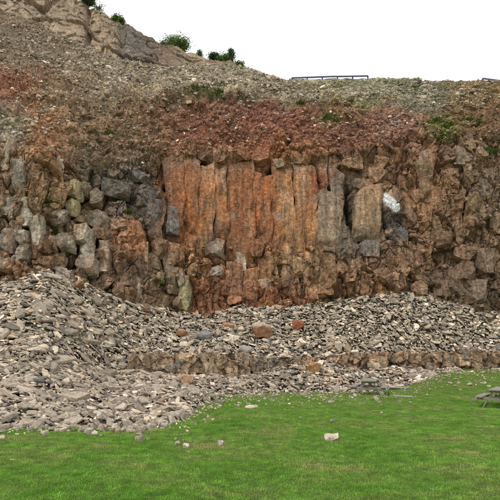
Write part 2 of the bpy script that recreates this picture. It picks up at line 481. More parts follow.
# white mineral crust on the dark rock right of the columns
wc = seg_dist([(380, 192), (386, 201), (394, 212)]) - np.interp(PYG, [190, 196, 206, 213], [1.4, 2.4, 5.0, 3.2]) + wob * .8
wcm = (1 - sm(-0.5, 0.7, wc))[..., None]
col = col * (1 - wcm) + wcm * lin((255, 253, 248)) * 1.3
col = np.clip(col, 0.008, 0.92)

nr, nc = BY.shape
V = SURF.reshape(-1, 3); C = col.reshape(-1, 3)
back = np.array([[0, 0.8, -0.6], [0, 4, -0.4], [0, 40, -2.0], [0, 120, -20]])
ext = []
for bvec in back:
    e = SURF[-1] + bvec[None, :] * np.array([1, 1, 1])
    ext.append(e)
V2 = np.concatenate([V] + ext); C2 = np.concatenate([C] + [col[-1] * 0.9 + 0.1 * lin((104, 112, 62))] * 4)
CLIFF = tag(link('cliff', new_mesh('cliff', V2, grid_faces(nr + 4, nc), C2, alpha=np.concatenate([(face_w * (1 - wcm[..., 0])).ravel(), np.zeros(4 * nc)])), M_CLIFF), 'tall quarried basalt face stained orange under red soil and stony slope', 'cliff', kind='structure')

_colidx = lambda px: int(np.clip(np.searchsorted(cpx, px), 0, nc - 1))
def on_cliff(px, py):
    j = _colidx(px)
    i = int(np.argmin(np.abs(PYG[:, j] - py)))
    return base[i, j], NRM[i, j], SURF[i, j]

# ------------------------------------------------------------------ upper cliff (tan rock band above the stony slope)
def build_upper():
    q = np.concatenate([np.arange(-150, -20, 3.0), np.arange(-20, 251, 0.8)])
    n = 60
    t = np.linspace(0, 1, n)[:, None]
    yb, pb = yT(q) - 0.3, pyT(q) + 5
    yt, pt = yT(q) + 2.2, np.minimum(pyU(q), pyT(q) + 2)
    zb, zt = pz(q, pb, yb), pz(q, pt, yt)
    Y = yb * (1 - t) + yt * t; Z = zb * (1 - t) + zt * t
    X = (q[None, :] - 250) / F * Y
    B = np.stack([X, Y, Z], -1); Nn = normals(B)
    if Nn[..., 1].mean() > 0: Nn = -Nn
    uu = X + 0.3 * fbm(X * .5, Z * .5, X * 0, 3); vv = Z + 0.25 * X + 0.3 * fbm(X * .5, Z * .5, X * 0 + 4, 3)
    a1, a2, ra, ax, ay = voro(uu / 2.8, vv / 2.2, 91)
    b1, b2, rb, bx, by = voro(uu / 0.8, vv / 0.45, 92)
    d = (ra[0] - .5) * .6 + (ra[1] - .5) * ax * .8 + (ra[2] - .4) * ay * .5 - 0.08 * (1 - sm(0, .07, a2 - a1)) + (rb[0] - .5) * .22 + (rb[1] - .5) * bx * .3 - .05 * (1 - sm(0, .1, b2 - b1))
    # deep vertical gullies between the buttresses
    d = d - 0.7 * np.exp(-((q[None, :] - 88) / 2.5) ** 2) - 0.4 * np.exp(-((q[None, :] - 122) / 3.0) ** 2)
    d = d * (1 - 0.6 * sm(0.9, 1.0, t)) * sm(215, 175, q)[None, :].clip(0.3, 1)
    S = B + Nn * d[..., None]
    S[..., 2] += 0.25 * fbm(X * 1.2, X * 0, X * 0 + 3, 4) * sm(0.7, 1, t)
    PX = np.broadcast_to(q[None, :], Y.shape)
    c = np.zeros(Y.shape + (3,))
    cs = [(0, (172, 144, 112)), (60, (176, 150, 116)), (84, (160, 132, 102)), (100, (176, 146, 108)), (112, (168, 140, 106)), (124, (128, 116, 104)), (145, (130, 112, 96)), (165, (146, 116, 92)), (185, (168, 140, 104)), (215, (164, 136, 98)), (250, (130, 120, 80))]
    for k in range(3):
        c[..., k] = np.interp(PX + 6 * fbm(X, Z, X * 0 + 1, 3), [a for a, _ in cs], [lin(v)[k] for _, v in cs])
    c *= 1.25 * np.exp(0.35 * (ra[1] - .5) + .3 * (rb[1] - .5) + 0.2 * fbm(X * 2, Y * 2, Z * 2, 4))[..., None]
    c = .88 * (.68 * c + .32 * c.mean(-1, keepdims=True))
    tm = (sm(0.90, 0.985, t + 0.05 * fbm(X * 2, X * 0, Z, 3)) * 0.7)[..., None]
    c = c * (1 - tm) + tm * lin((112, 92, 60))
    ext = [S[-1] + np.array(v) for v in ([0, 1.2, -0.3], [0, 6, -1.0], [0, 50, -6.0])]
    V = np.concatenate([S.reshape(-1, 3)] + ext); Cc = np.concatenate([c.reshape(-1, 3)] + [np.broadcast_to(lin((96, 104, 52)), (len(q), 3))] * 3)
    o = link('upper_cliff', new_mesh('upper_cliff', V, grid_faces(n + 3, len(q)), Cc, alpha=np.full(len(V), .25)), M_CLIFF)
    return tag(o, 'tan rock band along the skyline above the stony slope', 'cliff', kind='structure'), q, S
UPPER, uq, USURF = build_upper()

# ------------------------------------------------------------------ scree sheet and rock ledge
spx = np.arange(-150, 651, 2.0)
def scree_rows(q):
    a, d = yA(q), yD(q)
    X = lambda y: (q - 250) / F * y
    zA = G(X(a), a) - 0.02
    zD = pz(q, pyD(q), d)
    wl = wL(q)
    lb, lc = a + (d - a) * 0.42, a + (d - a) * 0.46
    zlb, zlc = zA + (zD - zA) * 0.36, zA + (zD - zA) * 0.40
    b, c = lb * (1 - wl) + yB(q) * wl, lc * (1 - wl) + (yB(q) + 0.9) * wl
    zb = zlb * (1 - wl) + pz(q, pyB(q), yB(q)) * wl
    zc_ = zlc * (1 - wl) + pz(q, pyC(q), yB(q) + 0.9) * wl
    ys = [a - 1.2, a, b, c, d, d + 1.6]
    zs = [zA - 0.45, zA + 0.03, zb, zc_, zD + 0.1, zD + 0.9]
    return np.array(ys), np.array(zs), b, zb, c, zc_
sy_, sz_, LB, LZB, LC, LZC = scree_rows(spx)
srow = [6, 60, 16, 80, 10]
ST = np.concatenate([np.linspace(i, i + 1, n, endpoint=False) for i, n in enumerate(srow)] + [[5.0]])
si = np.minimum(ST.astype(int), 4); sf = (ST - si)[:, None]
SY = sy_[si] * (1 - sf) + sy_[si + 1] * sf
SZ = sz_[si] * (1 - sf) + sz_[si + 1] * sf
SX = (spx[None, :] - 250) / F * SY
# hummocks, less beside the ledge
hum = 0.30 * fbm(SX * 0.35, SY * 0.35, SX * 0, 3) + 0.12 * fbm(SX * 1.7, SY * 1.7, SX * 0 + 2, 3)
mid = 1 - 0.85 * wL(spx)[None, :] * np.exp(-((ST[:, None] - 2.5) / 0.75) ** 2)
SZ = SZ + hum * mid * sm(0.2, 1.3, ST)[:, None]
SSURF = np.stack([SX, SY, SZ], -1)
SN = normals(SSURF)
if SN[..., 2].mean() < 0: SN = -SN
scol = lin((84, 75, 65))[None, None, :] * np.exp(0.3 * fbm(SX * 2, SY * 2, SZ * 2, 4))[..., None]
SCREE = tag(link('scree_slope', new_mesh('scree_slope', SSURF.reshape(-1, 3), grid_faces(*SX.shape), scol.reshape(-1, 3)), M_SOIL),
            'loose slope of grey slabs piled against the foot of the cliff', 'scree', kind='structure')

def build_ledge():
    q = np.arange(128, 640, 0.8)
    ys, zs, b, zb, c, zc_ = scree_rows(q)
    n = 44
    t = np.linspace(0, 1, n)[:, None]
    prof_y = b - 0.25 + (c - b) * 0.35 * t
    Z = (zb - 0.7) * (1 - t) + (zc_ + 0.02) * t
    Y = prof_y + 0 * Z
    X = (q[None, :] - 250) / F * Y
    u = X + .2 * fbm(X, Z, X * 0, 3); v = Z + .2 * fbm(X, Z, X * 0 + 5, 3)
    a1, a2, ra, ax, ay = voro(u / 0.7, v / 1.1 + .4, 131)
    b1, b2, rb, bx, by = voro(u / 0.36, v / 0.34, 132)
    d = (ra[0] - .5) * .5 + (ra[1] - .5) * ax * .7 + (ra[2] - .4) * ay * .5 - .10 * (1 - sm(0, .05, a2 - a1)) + (rb[0] - .5) * .2 + (rb[1] - .5) * bx * .2 - .07 * (1 - sm(0, .1, b2 - b1)) + .04 * fbm(X * 5, Y, Z * 5, 3)
    Y = Y - d
    S = np.stack([X, Y, Z], -1)
    cs = [(128, (150, 128, 98)), (170, (164, 138, 102)), (215, (150, 122, 90)), (250, (128, 108, 84)), (285, (136, 122, 104)), (300, (140, 106, 76)), (340, (148, 116, 84)), (380, (144, 112, 80)), (430, (146, 116, 86)), (500, (150, 122, 92)), (660, (146, 118, 90))]
    col = np.zeros(X.shape + (3,))
    for k in range(3):
        col[..., k] = np.interp(np.broadcast_to(q, X.shape), [a for a, _ in cs], [lin(v_)[k] for _, v_ in cs])
    col *= 1.6 * np.exp(.5 * (ra[1] - .5) + .5 * (rb[1] - .5) + .25 * fbm(X * 2, Y * 2, Z * 2, 4))[..., None]
    col = .75 * col + .25 * col.mean(-1, keepdims=True)
    topb = S[-1].copy(); topb[:, 1] = c + 0.9; topb[:, 2] -= 0.05
    V = np.concatenate([S.reshape(-1, 3), topb]); Cc = np.concatenate([col.reshape(-1, 3), np.clip(col[-1], 0, 1)])
    o = link('rock_ledge', new_mesh('rock_ledge', V, grid_faces(n + 1, len(q)), Cc), M_CLIFF)
    return tag(o, 'low brown bedrock step running through the scree', 'ledge', kind='structure'), q, S
LEDGE, lq, LSURF = build_ledge()

# ------------------------------------------------------------------ stones
def hull_mesh(pts):
    bm = bmesh.new()
    for p in pts: bm.verts.new(p)
    r = bmesh.ops.convex_hull(bm, input=bm.verts)
    junk = [e for e in r['geom_interior'] if isinstance(e, bmesh.types.BMVert)]
    if junk: bmesh.ops.delete(bm, geom=junk, context='VERTS')
    bmesh.ops.triangulate(bm, faces=bm.faces[:])
    bmesh.ops.recalc_face_normals(bm, faces=bm.faces[:])
    bm.verts.index_update()
    v = np.array([x.co[:] for x in bm.verts]); f = np.array([[x.index for x in fc.verts] for fc in bm.faces])
    bm.free()
    return v, f

def slab_variant(r, flat=True):
    """an angular split slab: irregular outline, slightly different top and bottom, chipped"""
    k = r.integers(5, 8)
    ang = np.sort(np.linspace(0, 2 * np.pi, k, endpoint=False) + r.uniform(-.38, .38, k))
    rad = r.uniform(.72, 1.12, k)
    p = []
    tx, ty = r.uniform(-.25, .25, 2)
    for a, rr in zip(ang, rad):
        x, y = math.cos(a) * rr * .5, math.sin(a) * rr * .5
        s = r.uniform(.72, .98)
        p.append((x, y, -.5 + r.uniform(-.1, .3)))
        p.append((x * s + tx * .12, y * s + ty * .12, .5 + tx * x + ty * y + r.uniform(-.16, .1)))
        if r.random() < .5: p.append((x * 1.06, y * 1.06, r.uniform(-.2, .2)))
    return hull_mesh(p)

def block_variant(r, n=3):
    """an angular block: box corners pushed about and cut"""
    p = []
    for sx in (-.5, .5):
        for sy in (-.5, .5):
            for sz in (-.5, .5):
                for _ in range(n if r.random() < .55 else 1):
                    q = np.array([sx, sy, sz]) * r.uniform(.68, 1.0, 3)
                    p.append(q + r.normal(0, .03, 3))
    return hull_mesh(p)

SLABS = [slab_variant(rng) for _ in range(26)]
BLOCKS = [block_variant(rng) for _ in range(18)]

def rot_from(nrm, yaw, tilt, r):
    z = Vector(nrm).normalized()
    t = Vector(r.normal(0, 1, 3)) * tilt
    z = (z + t).normalized()
    q = z.to_track_quat('Z', 'Y')
    return (q.to_matrix() @ Matrix.Rotation(yaw, 3, 'Z'))

def stone_palette(r, n):
    pal = np.array([lin(c) for c in [(128, 120, 110), (164, 152, 134), (180, 167, 149), (150, 139, 124), (200, 189, 172), (168, 148, 124), (142, 134, 126), (184, 166, 146)]])
    pr = np.array([.16, .20, .18, .18, .08, .06, .08, .06]); pr /= pr.sum()
    c = pal[r.choice(len(pal), n, p=pr)]
    return 1.13 * c * np.array([1.0, .98, .955]) * np.exp(r.normal(0, .28, (n, 1)))

def scatter_mesh(name, items, variants, cols):
    """items: list of (pos, rot3x3, scale3); one joined mesh"""
    vs, fs, cs, off = [], [], [], 0
    for (p, R, s), c, k in zip(items, cols, rng.integers(0, len(variants), len(items))):
        v, f = variants[k]
        vv = (v * s) @ np.array(R).T + p
        vs.append(vv); fs.append(f + off); off += len(v)
        cs.append(np.broadcast_to(c, (len(v), 3)))
    return new_mesh(name, np.concatenate(vs), np.concatenate(fs), np.concatenate(cs))

def sample_sheet(S, weight, n, r):
    a = np.linalg.norm(np.cross(S[1:, :-1] - S[:-1, :-1], S[:-1, 1:] - S[:-1, :-1]), axis=-1) * weight[:-1, :-1]
    cdf = np.cumsum(a.ravel()); cdf /= cdf[-1]
    k = np.searchsorted(cdf, r.random(n))
    i, j = np.unravel_index(np.minimum(k, a.size - 1), a.shape)
    fu, fv = r.random(n)[:, None], r.random(n)[:, None]
    p = S[i, j] * (1 - fu) * (1 - fv) + S[i + 1, j] * fu * (1 - fv) + S[i, j + 1] * (1 - fu) * fv + S[i + 1, j + 1] * fu * fv
    return p, i, j

def scree_stones():
    r = np.random.default_rng(21)
    STG = np.broadcast_to(ST[:, None], SX.shape); PXs = np.broadcast_to(spx[None, :], SX.shape)
    ledge_zone = wE(PXs) * (1 - .75 * sm(250, 268, PXs) * (1 - sm(325, 338, PXs))) * ((STG > 1.95) & (STG < 2.86))
    wgt = (STG > 0.62) * (1 - ledge_zone) * (0.25 + 0.75 * sm(-60, -25, PXs) * (1 - sm(525, 560, PXs)))
    wgt = wgt * (1 - 0.9 * sm(4.1, 4.3, STG))
    n = 37000
    p, i, j = sample_sheet(SSURF, wgt.astype(float), n, r)
    L = np.clip(np.exp(r.normal(math.log(.225), .46, n)), .08, .8)
    left = spx[j] < 190
    L = np.where(left, L * 1.12, L * 0.98)
    L = np.where(r.random(n) < .35, L * .5, L)
    cols = stone_palette(r, n)
    items, size = [], []
    for m in range(n):
        R = rot_from(SN[i[m], j[m]] * .75 + np.array([.1, 0, .45]), r.uniform(0, 6.28), .28, r)
        th = r.uniform(.07, .21)
        s = np.array([L[m] * 1.1, L[m] * r.uniform(.42, .78), L[m] * th])
        pos = p[m] + SN[i[m], j[m]] * (s[2] * r.uniform(.0, .6) + (0.13 * r.random() if ST[i[m]] > 1.15 else .05 * r.random()))
        items.append((pos, R, s))
        x_, y_ = to_px(pos)
        vis = 1.0 if (-2 < x_ < 502) else 0.0
        size.append(vis * L[m] / pos[1])
    order = np.argsort(-np.array(size))
    big, rest = order[:300], order[300:]
    meshes = [new_mesh('stone', v, f) for v, f in SLABS]
    for me in meshes: me.materials.append(M_STONE_R)
    for q, m in enumerate(big):
        pos, R, s = items[m]
        o = link('stone', meshes[q % len(meshes)], None, SCREE)
        o.matrix_world = Matrix.Translation(Vector(pos + SN[i[m], j[m]] * (.04 if ST[i[m]] > 1.15 else 0))) @ Matrix(R).to_4x4() @ Matrix.Diagonal((*s, 1))
    me = scatter_mesh('loose_stones', [items[m] for m in rest], SLABS, cols[rest])
    o = tag(link('loose_stones', me, M_STONE, SCREE), kind='stuff')
scree_stones()

def slope_stones():
    """small pale stones lying on the slopes above the face"""
    r = np.random.default_rng(5)
    dens = np.zeros(PXG.shape)
    for a, b, sx, sy, wt in [(60, 60, 70, 22, 0.5), (30, 45, 40, 20, .5), (110, 75, 45, 16, .8), (10, 125, 18, 14, 1.0), (205, 82, 50, 13, 1.5), (265, 88, 35, 10, 1.5), (320, 93, 35, 7, 1.4), (365, 96, 28, 7, 1.2), (425, 94, 18, 12, 1.1), (60, 115, 50, 30, .3),
                             (290, 125, 140, 20, .2), (470, 95, 30, 14, .4), (400, 124, 20, 6, .6), (-60, 40, 60, 50, .5), (560, 95, 60, 12, .6)]:
        dens = np.maximum(dens, wt * np.exp(-((PXG - a) / sx) ** 2 - ((PYG - b) / sy) ** 2))
    dens *= sm(-0.5, 0.4, fbm(BX * .6, BY * .6, BZ * .6 + 20, 4, .6)) * (TT > 1.98) * (TT < 3.99)
    n = 12500
    p, i, j = sample_sheet(SURF, dens, n, r)
    cols = stone_palette(r, n)
    items = []
    for m in range(n):
        L = np.clip(math.exp(r.normal(math.log(.15), .5)), .06, .5)
        R = rot_from(NRM[i[m], j[m]] + np.array([0, 0, .6]), r.uniform(0, 6.28), .3, r)
        s = np.array([L, L * r.uniform(.5, .85), L * r.uniform(.25, .5)])
        items.append((p[m] + NRM[i[m], j[m]] * s[2] * .3, R, s))
    tag(link('loose_stones', scatter_mesh('slope_stones', items, SLABS, cols), M_STONE, CLIFF), kind='stuff')
    # clods and grit of the slopes' own colour
    dens = ((TT > 1.95) & (TT < 3.99)) * (.25 + sm(-.4, .5, fbm(BX * .8, BY * .8, BZ * .8 + 70, 3))) * (.2 + .8 * sm(-30, -15, PXG) * (1 - sm(515, 530, PXG)))
    n = 12500
    p, i, j = sample_sheet(SURF, dens, n, r)
    cols = np.clip(region(PXG[i, j], PYG[i, j]) * np.exp(r.normal(.05, .3, (n, 1))), .01, .8)
    items = []
    for m in range(n):
        L = np.clip(math.exp(r.normal(math.log(.15), .45)), .06, .5)
        R = rot_from(NRM[i[m], j[m]] + np.array([0, 0, .6]), r.uniform(0, 6.28), .5, r)
        items.append((p[m], R, np.array([L, L * r.uniform(.5, .9), L * r.uniform(.35, .7)])))
    tag(link('soil_clods', scatter_mesh('soil_clods', items, SLABS, cols), M_STONE, CLIFF), kind='stuff')
    # broken bits lying on every small shelf of the face
    dens = (face_w * (1 - .9 * col_w) * sm(-.2, .7, fbm(BX * .4, BY * .4, BZ * .4 + 50, 3)) * sm(-.05, .35, normals(SURF)[..., 2] * np.sign(normals(SURF)[..., 1].mean()) * -1) + .02 * face_w)
    n = 2200
    p, i, j = sample_sheet(SURF, dens, n, r)
    items = []; cols = np.zeros((n, 3))
    cols = np.clip(region(PXG[i, j], PYG[i, j]) * np.exp(r.normal(.1, .3, (n, 1))), .01, .8)
    for m in range(n):
        L = np.clip(math.exp(r.normal(math.log(.17), .5)), .06, .55)
        R = rot_from(np.array([0, -.5, .8]), r.uniform(0, 6.28), .5, r)
        s = np.array([L, L * r.uniform(.5, .9), L * r.uniform(.4, .8)])
        items.append((p[m] + NRM[i[m], j[m]] * s[2] * .1, R, s))
    tag(link('broken_rock', scatter_mesh('broken_rock', items, BLOCKS, cols), M_CLIFF, CLIFF), kind='stuff')
slope_stones()

# ------------------------------------------------------------------ blocks and columns of the face (parts of the cliff)
def dense_block(r, w_, d_, h_, cut=5):
    """block with chipped corners and a rough skin"""
    bm = bmesh.new()
    bmesh.ops.create_cube(bm, size=1.0)
    for _ in range(cut):
        nvec = Vector((r.choice([-1, 1]) * r.uniform(.2, 1), -abs(r.uniform(-.3, 1)), r.choice([-1, 1]) * r.uniform(.1, 1))).normalized()
        dist = r.uniform(.44, .66)
        res = bmesh.ops.bisect_plane(bm, geom=bm.verts[:] + bm.edges[:] + bm.faces[:], plane_co=nvec * dist, plane_no=nvec, clear_outer=True)
        ed = [e for e in res['geom_cut'] if isinstance(e, bmesh.types.BMEdge)]
        if ed:
            try: bmesh.ops.contextual_create(bm, geom=ed)
            except Exception: pass
    bmesh.ops.triangulate(bm, faces=bm.faces[:])
    for _ in range(3):
        lng = [e for e in bm.edges if (Vector((e.verts[0].co.x * w_, e.verts[0].co.y * d_, e.verts[0].co.z * h_)) - Vector((e.verts[1].co.x * w_, e.verts[1].co.y * d_, e.verts[1].co.z * h_))).length > max(.14, .15 * max(w_, h_))]
        if not lng: break
        bmesh.ops.subdivide_edges(bm, edges=lng, cuts=1)
        bmesh.ops.triangulate(bm, faces=bm.faces[:])
    bmesh.ops.recalc_face_normals(bm, faces=bm.faces[:])
    bm.verts.index_update()
    v = np.array([x.co[:] for x in bm.verts]) * np.array([w_, d_, h_])
    f = np.array([[x.index for x in fc.verts] for fc in bm.faces])
    bm.free()
    return v, f

def rough(wv, amp, fr):
    return np.stack([fbm(wv[:, 0] * fr + 11 * k, wv[:, 1] * fr, wv[:, 2] * fr, 3, .6) for k in range(3)], -1) * amp

def add_block(px, py, wpx, hpx, r, tint_=None, proud=-.02, roll=None, name='rock_block', depth=None):
    b, n, s = on_cliff(px, py)
    y = b[1]
    w_, h_ = wpx * y / F, hpx * y / F
    d_ = depth or max(.5, .8 * min(w_, h_) + .25)
    v, f = dense_block(r, w_ * r.uniform(.95, 1.2), d_, h_ * r.uniform(.95, 1.2), int(r.integers(3, 9)))
    roll = r.normal(.05, .08) if roll is None else roll
    R = Matrix.Rotation(r.normal(0, .18), 3, 'Z') @ Matrix.Rotation(roll, 3, 'Y') @ Matrix.Rotation(r.normal(-.12, .12), 3, 'X')
    wv = v @ np.array(R).T + b + n * (proud + r.normal(0, .12)) + np.array([0, d_ * .5 - .25, 0])
    wv = wv + rough(wv, .08, 1.7) + rough(wv, .035, 5.5)
    qx, qy = to_px(wv)
    c = region(qx, qy) * math.exp(r.normal(.06, .16))
    if tint_ is not None:
        k = np.clip(.62 + .6 * fbm(wv[:, 0] * 1.4, wv[:, 1] * 1.4, wv[:, 2] * 1.4, 3), .1, .95)[:, None]
        c = (1 - k) * c + k * lin(tint_) * GAIN
    c = c * np.exp(.18 * fbm(wv[:, 0] * 2, wv[:, 1] * 2, wv[:, 2] * 2, 3))[:, None]
    return link(name, new_mesh(name, wv, f, np.clip(c, .01, .8)), M_CLIFF, CLIFF)

rb = np.random.default_rng(33)
GREY, PALE, DARK, ORNG, YEL = (152, 142, 128), (182, 172, 154), (112, 106, 100), (166, 118, 84), (178, 166, 130)
for b in [(5, 165, 10, 50, PALE), (17, 181, 14, 34, GREY), (31, 177, 13, 32, GREY), (44, 182, 10, 37, PALE), (54, 171, 14, 24, GREY), (68, 191, 18, 16, YEL),
          (70, 206, 13, 17, YEL), (7, 206, 15, 20, GREY), (25, 214, 24, 25, PALE), (7, 242, 15, 27, GREY), (20, 237, 13, 13, PALE), (35, 229, 12, 30, PALE), (22, 255, 12, 20, GREY),
          (58, 217, 14, 15, GREY), (80, 235, 22, 18, PALE), (87, 251, 13, 20, PALE), (105, 256, 12, 28, PALE), (65, 242, 15, 16, GREY), (86, 266, 16, 16, GREY), (97, 217, 20, 15, GREY),
          (115, 190, 26, 15, DARK), (130, 240, 26, 34, ORNG), (146, 196, 28, 13, DARK), (152, 214, 16, 30, DARK), (138, 176, 20, 12, DARK), (137, 290, 8, 26, GREY), (118, 262, 10, 14, None),
          (118, 292, 12, 18, None), (64, 275, 12, 14, GREY), (45, 262, 14, 12, None), (3, 265, 12, 14, GREY), (108, 235, 14, 12, DARK), (94, 198, 12, 14, GREY), (52, 243, 9, 14, None),
          (172, 222, 11, 26, (116, 112, 108)), (205, 152, 16, 16, None), (222, 157, 16, 14, None), (240, 155, 18, 14, None), (260, 158, 16, 14, None), (277, 166, 12, 10, (160, 140, 116)), (297, 160, 14, 12, None), (188, 150, 16, 14, None),
          (186, 292, 10, 34, (168, 160, 124)), (181, 278, 8, 14, GREY), (215, 250, 16, 16, (130, 122, 112)), (216, 271, 14, 8, PALE), (240, 258, 8, 28, PALE), (256, 250, 12, 18, None),
         
          (270, 262, 12, 20, None), (285, 255, 14, 20, None), (298, 268, 12, 20, None), (315, 262, 10, 18, None), (262, 285, 14, 14, GREY), (205, 285, 14, 18, None), (160, 250, 16, 18, None), (150, 262, 14, 14, None),
          (360, 185, 16, 13, None), (352, 164, 20, 12, (150, 114, 88)), (375, 176, 16, 16, None), (398, 236, 16, 10, (98, 96, 98)), (393, 158, 16, 18, (150, 112, 82)), (380, 165, 12, 14, None),
          (405, 185, 18, 26, None), (424, 178, 18, 30, (150, 132, 104)), (437, 205, 20, 24, (146, 116, 84)), (474, 208, 18, 28, (146, 118, 88)), (487, 188, 14, 36, (124, 118, 106)), (462, 160, 16, 20, (128, 118, 104)), (450, 178, 14, 16, None), (420, 215, 18, 20, None),
          (440, 240, 22, 16, None), (465, 252, 20, 16, None), (485, 262, 20, 26, (126, 108, 90)), (458, 282, 22, 24, (122, 106, 90)), (425, 262, 18, 14, None), (405, 262, 16, 14, None), (345, 252, 18, 14, DARK), (368, 250, 18, 14, DARK), (358, 266, 16, 12, None),
          (440, 290, 16, 16, None), (475, 295, 22, 22, (122, 106, 90)), (330, 270, 16, 14, None), (325, 290, 14, 12, None), (418, 288, 14, 14, None), (495, 225, 14, 20, None), (380, 275, 14, 12, None)]:
    add_block(b[0], b[1], b[2], b[3], rb, b[4])
# smaller anonymous blocks between them
for _ in range(120):
    px = rb.uniform(-20, 520)
    lo, hi = float(pyF(px)) + 6, float(pyD(px)) - 4
    py = rb.uniform(lo, hi)
    if 160 < px < 385 and 160 < py < 240: continue
    s = rb.uniform(5, 13)
    add_block(px, py, s * rb.uniform(.7, 1.3), s * rb.uniform(.7, 1.8), rb, None, proud=rb.uniform(-.16, .04))

def add_column(x0, x1, top, bot, proud, r, lean=0.0):
    """one basalt column: tall faceted prism with a chipped head and broken foot"""
    xc = (x0 + x1) / 2
    nrw, nsg = 52, 24
    j = _colidx(xc)
    ii = np.argsort(PYG[:, j])
    py = np.linspace(bot, top, nrw)
    by = np.interp(py, PYG[ii, j], base[ii, j, 1]); bz = np.interp(py, PYG[ii, j], base[ii, j, 2])
    hw = (x1 - x0) / 2 * by / F * 1.07
    a = np.linspace(0, 2 * np.pi, nsg, endpoint=False)
    # flat-faced outline: broad front, two bevelled cheeks, a back inside the rock
    k = r.uniform(.6, .82); sk = r.uniform(-.3, .3)
    cor = np.array([(-1, .6), (-.98, -.12), (-k, -.40 + sk * .25), (k, -.40 - sk * .25), (.98, -.12), (1, .6)])
    seglen = np.linspace(0, len(cor), nsg, endpoint=False)
    ring = np.array([cor[int(s) % 6] * (1 - s % 1) + cor[(int(s) + 1) % 6] * (s % 1) for s in seglen])
    vs = []
    for m in range(nrw):
        tt = m / (nrw - 1)
        g = 1 - .05 * max(0, (tt - .9) / .1) - .03 * math.sin(tt * 7 + xc)
        back_ = .6 * max(0, (.28 - tt) / .28) ** 1.5 + .10 * max(0, (tt - .92) / .08)
        cx = (xc - 250) / F * by[m] + lean * (bz[m] - bz[0]) + .07 * math.sin(bz[m] * 1.3 + xc) + .04 * math.sin(bz[m] * 3.1 + xc * 2)
        for (ax, ay) in ring:
            vs.append((cx + ax * hw[m] * g, by[m] - proud * .4 + .2 + back_ + (ay * .42 * max(.5, hw[m]) - .12) * g, bz[m] + (.35 * ax * math.sin(xc * 3) + .2 * ax * ax * math.cos(xc)) * hw[m] * (max(0, tt - .8) / .2)))
    vs = np.array(vs)
    vs += rough(vs * np.array([1, 1, .45]), .13, 1.1) * np.array([.8, 1, .3]) + rough(vs * np.array([1, 1, .35]), .06, 3.5)
    f = []
    for m in range(nrw - 1):
        for s in range(nsg):
            s2 = (s + 1) % nsg
            f.append([m * nsg + s, m * nsg + s2, (m + 1) * nsg + s2, (m + 1) * nsg + s])
    f.append(list(range(nsg))[::-1]); f.append([(nrw - 1) * nsg + s for s in range(nsg)])
    qx, qy = to_px(vs)
    c = region(qx, qy) * math.exp(r.normal(0, .07))
    c = c * np.exp(.3 * fbm(vs[:, 0] * 1.6, vs[:, 1] * .3, vs[:, 2] * .35, 4, .6))[:, None]
    e = fbm(vs[:, 0] * 1.2 + 9, vs[:, 1], vs[:, 2] * .6, 3)
    c = c * np.stack([1 + .12 * e, 1 + 0 * e, 1 - .2 * e], -1)
    g_ = np.clip(.9 * fbm(vs[:, 0] * .9 + 31, vs[:, 1] * .3, vs[:, 2] * .55, 4, .6) - .1, 0, .75)[:, None]
    c = c * (1 - g_) + g_ * GAIN * lin((134, 116, 100))
    p_ = np.clip(.9 * fbm(vs[:, 0] * 1.1 + 77, vs[:, 1] * .3, vs[:, 2] * .5 + 5, 4, .6) - .35, 0, .6)[:, None]
    c = c * (1 - p_) + p_ * GAIN * lin((184, 150, 122))
    link('rock_column', new_mesh('rock_column', vs, f, np.clip(c, .01, .8)), M_CLIFF, CLIFF)
for cdef in [(165, 183, 154, 246, .36), (182, 199, 158, 238, .50), (198, 214, 166, 250, .55), (213, 227, 170, 244, .44), (226, 253, 164, 266, .46), (252, 262, 172, 236, .58), (261, 272, 176, 248, .48), (271, 284, 166, 262, .42), (283, 294, 170, 254, .54), (293, 305, 164, 274, .55), (304, 318, 166, 255, .40),
             (318, 343, 192, 256, .40), (354, 380, 186, 240, .50), (330, 343, 170, 208, .35), (400, 417, 186, 232, .30), (447, 464, 184, 230, .34),
             (227, 242, 262, 306, .46), (242, 257, 268, 307, .52), (258, 272, 258, 300, .36), (304, 318, 250, 296, .40), (283, 296, 258, 300, .40),
             (164, 174, 246, 290, .3), (418, 434, 150, 205, .30), (470, 484, 190, 236, .36), (432, 447, 186, 225, .25), (320, 336, 252, 292, .3), (150, 163, 196, 246, .35), (12, 25, 150, 196, .4), (34, 46, 150, 195, .4)]:
    add_column(*cdef, rb, rb.normal(0, .012))

# blocks of the ledge
for _ in range(60):
    k = rb.integers(10, len(lq) - 60)
    px = lq[k]
    if not (142 < px < 512) or 262 < px < 332 and rb.random() < .5: continue
    i = rb.integers(16, 40)
    p = LSURF[i, k]
    sz = rb.uniform(.25, .6)
    v, f = dense_block(rb, sz * rb.uniform(.7, 1.2), .45, sz * rb.uniform(.7, 1.4), 5)
    R = Matrix.Rotation(rb.normal(0, .3), 3, 'Z') @ Matrix.Rotation(rb.normal(0, .25), 3, 'Y')
    wv = v @ np.array(R).T + p + np.array([0, .12, 0]); wv += rough(wv, .03, 4)
    c = 1.15 * lin([(168, 148, 120), (146, 124, 98), (136, 118, 98), (156, 136, 108), (142, 132, 118)][rb.integers(0, 5)])
    c = np.broadcast_to(c, (len(wv), 3)) * np.exp(.2 * fbm(wv[:, 0] * 3, wv[:, 1] * 3, wv[:, 2] * 3, 3))[:, None]
    link('rock_block', new_mesh('rock_block', wv, f, c), M_CLIFF, LEDGE)

# ------------------------------------------------------------------ single boulders on the scree
def on_scree(px, py):
    j = int(np.clip(round((px + 150) / 2.0), 0, len(spx) - 1))
    qy = HY - (SSURF[:, j, 2] - CH) / SSURF[:, j, 1] * F
    i = int(np.argmin(np.abs(qy - py)))
    return SSURF[i, j], SN[i, j]

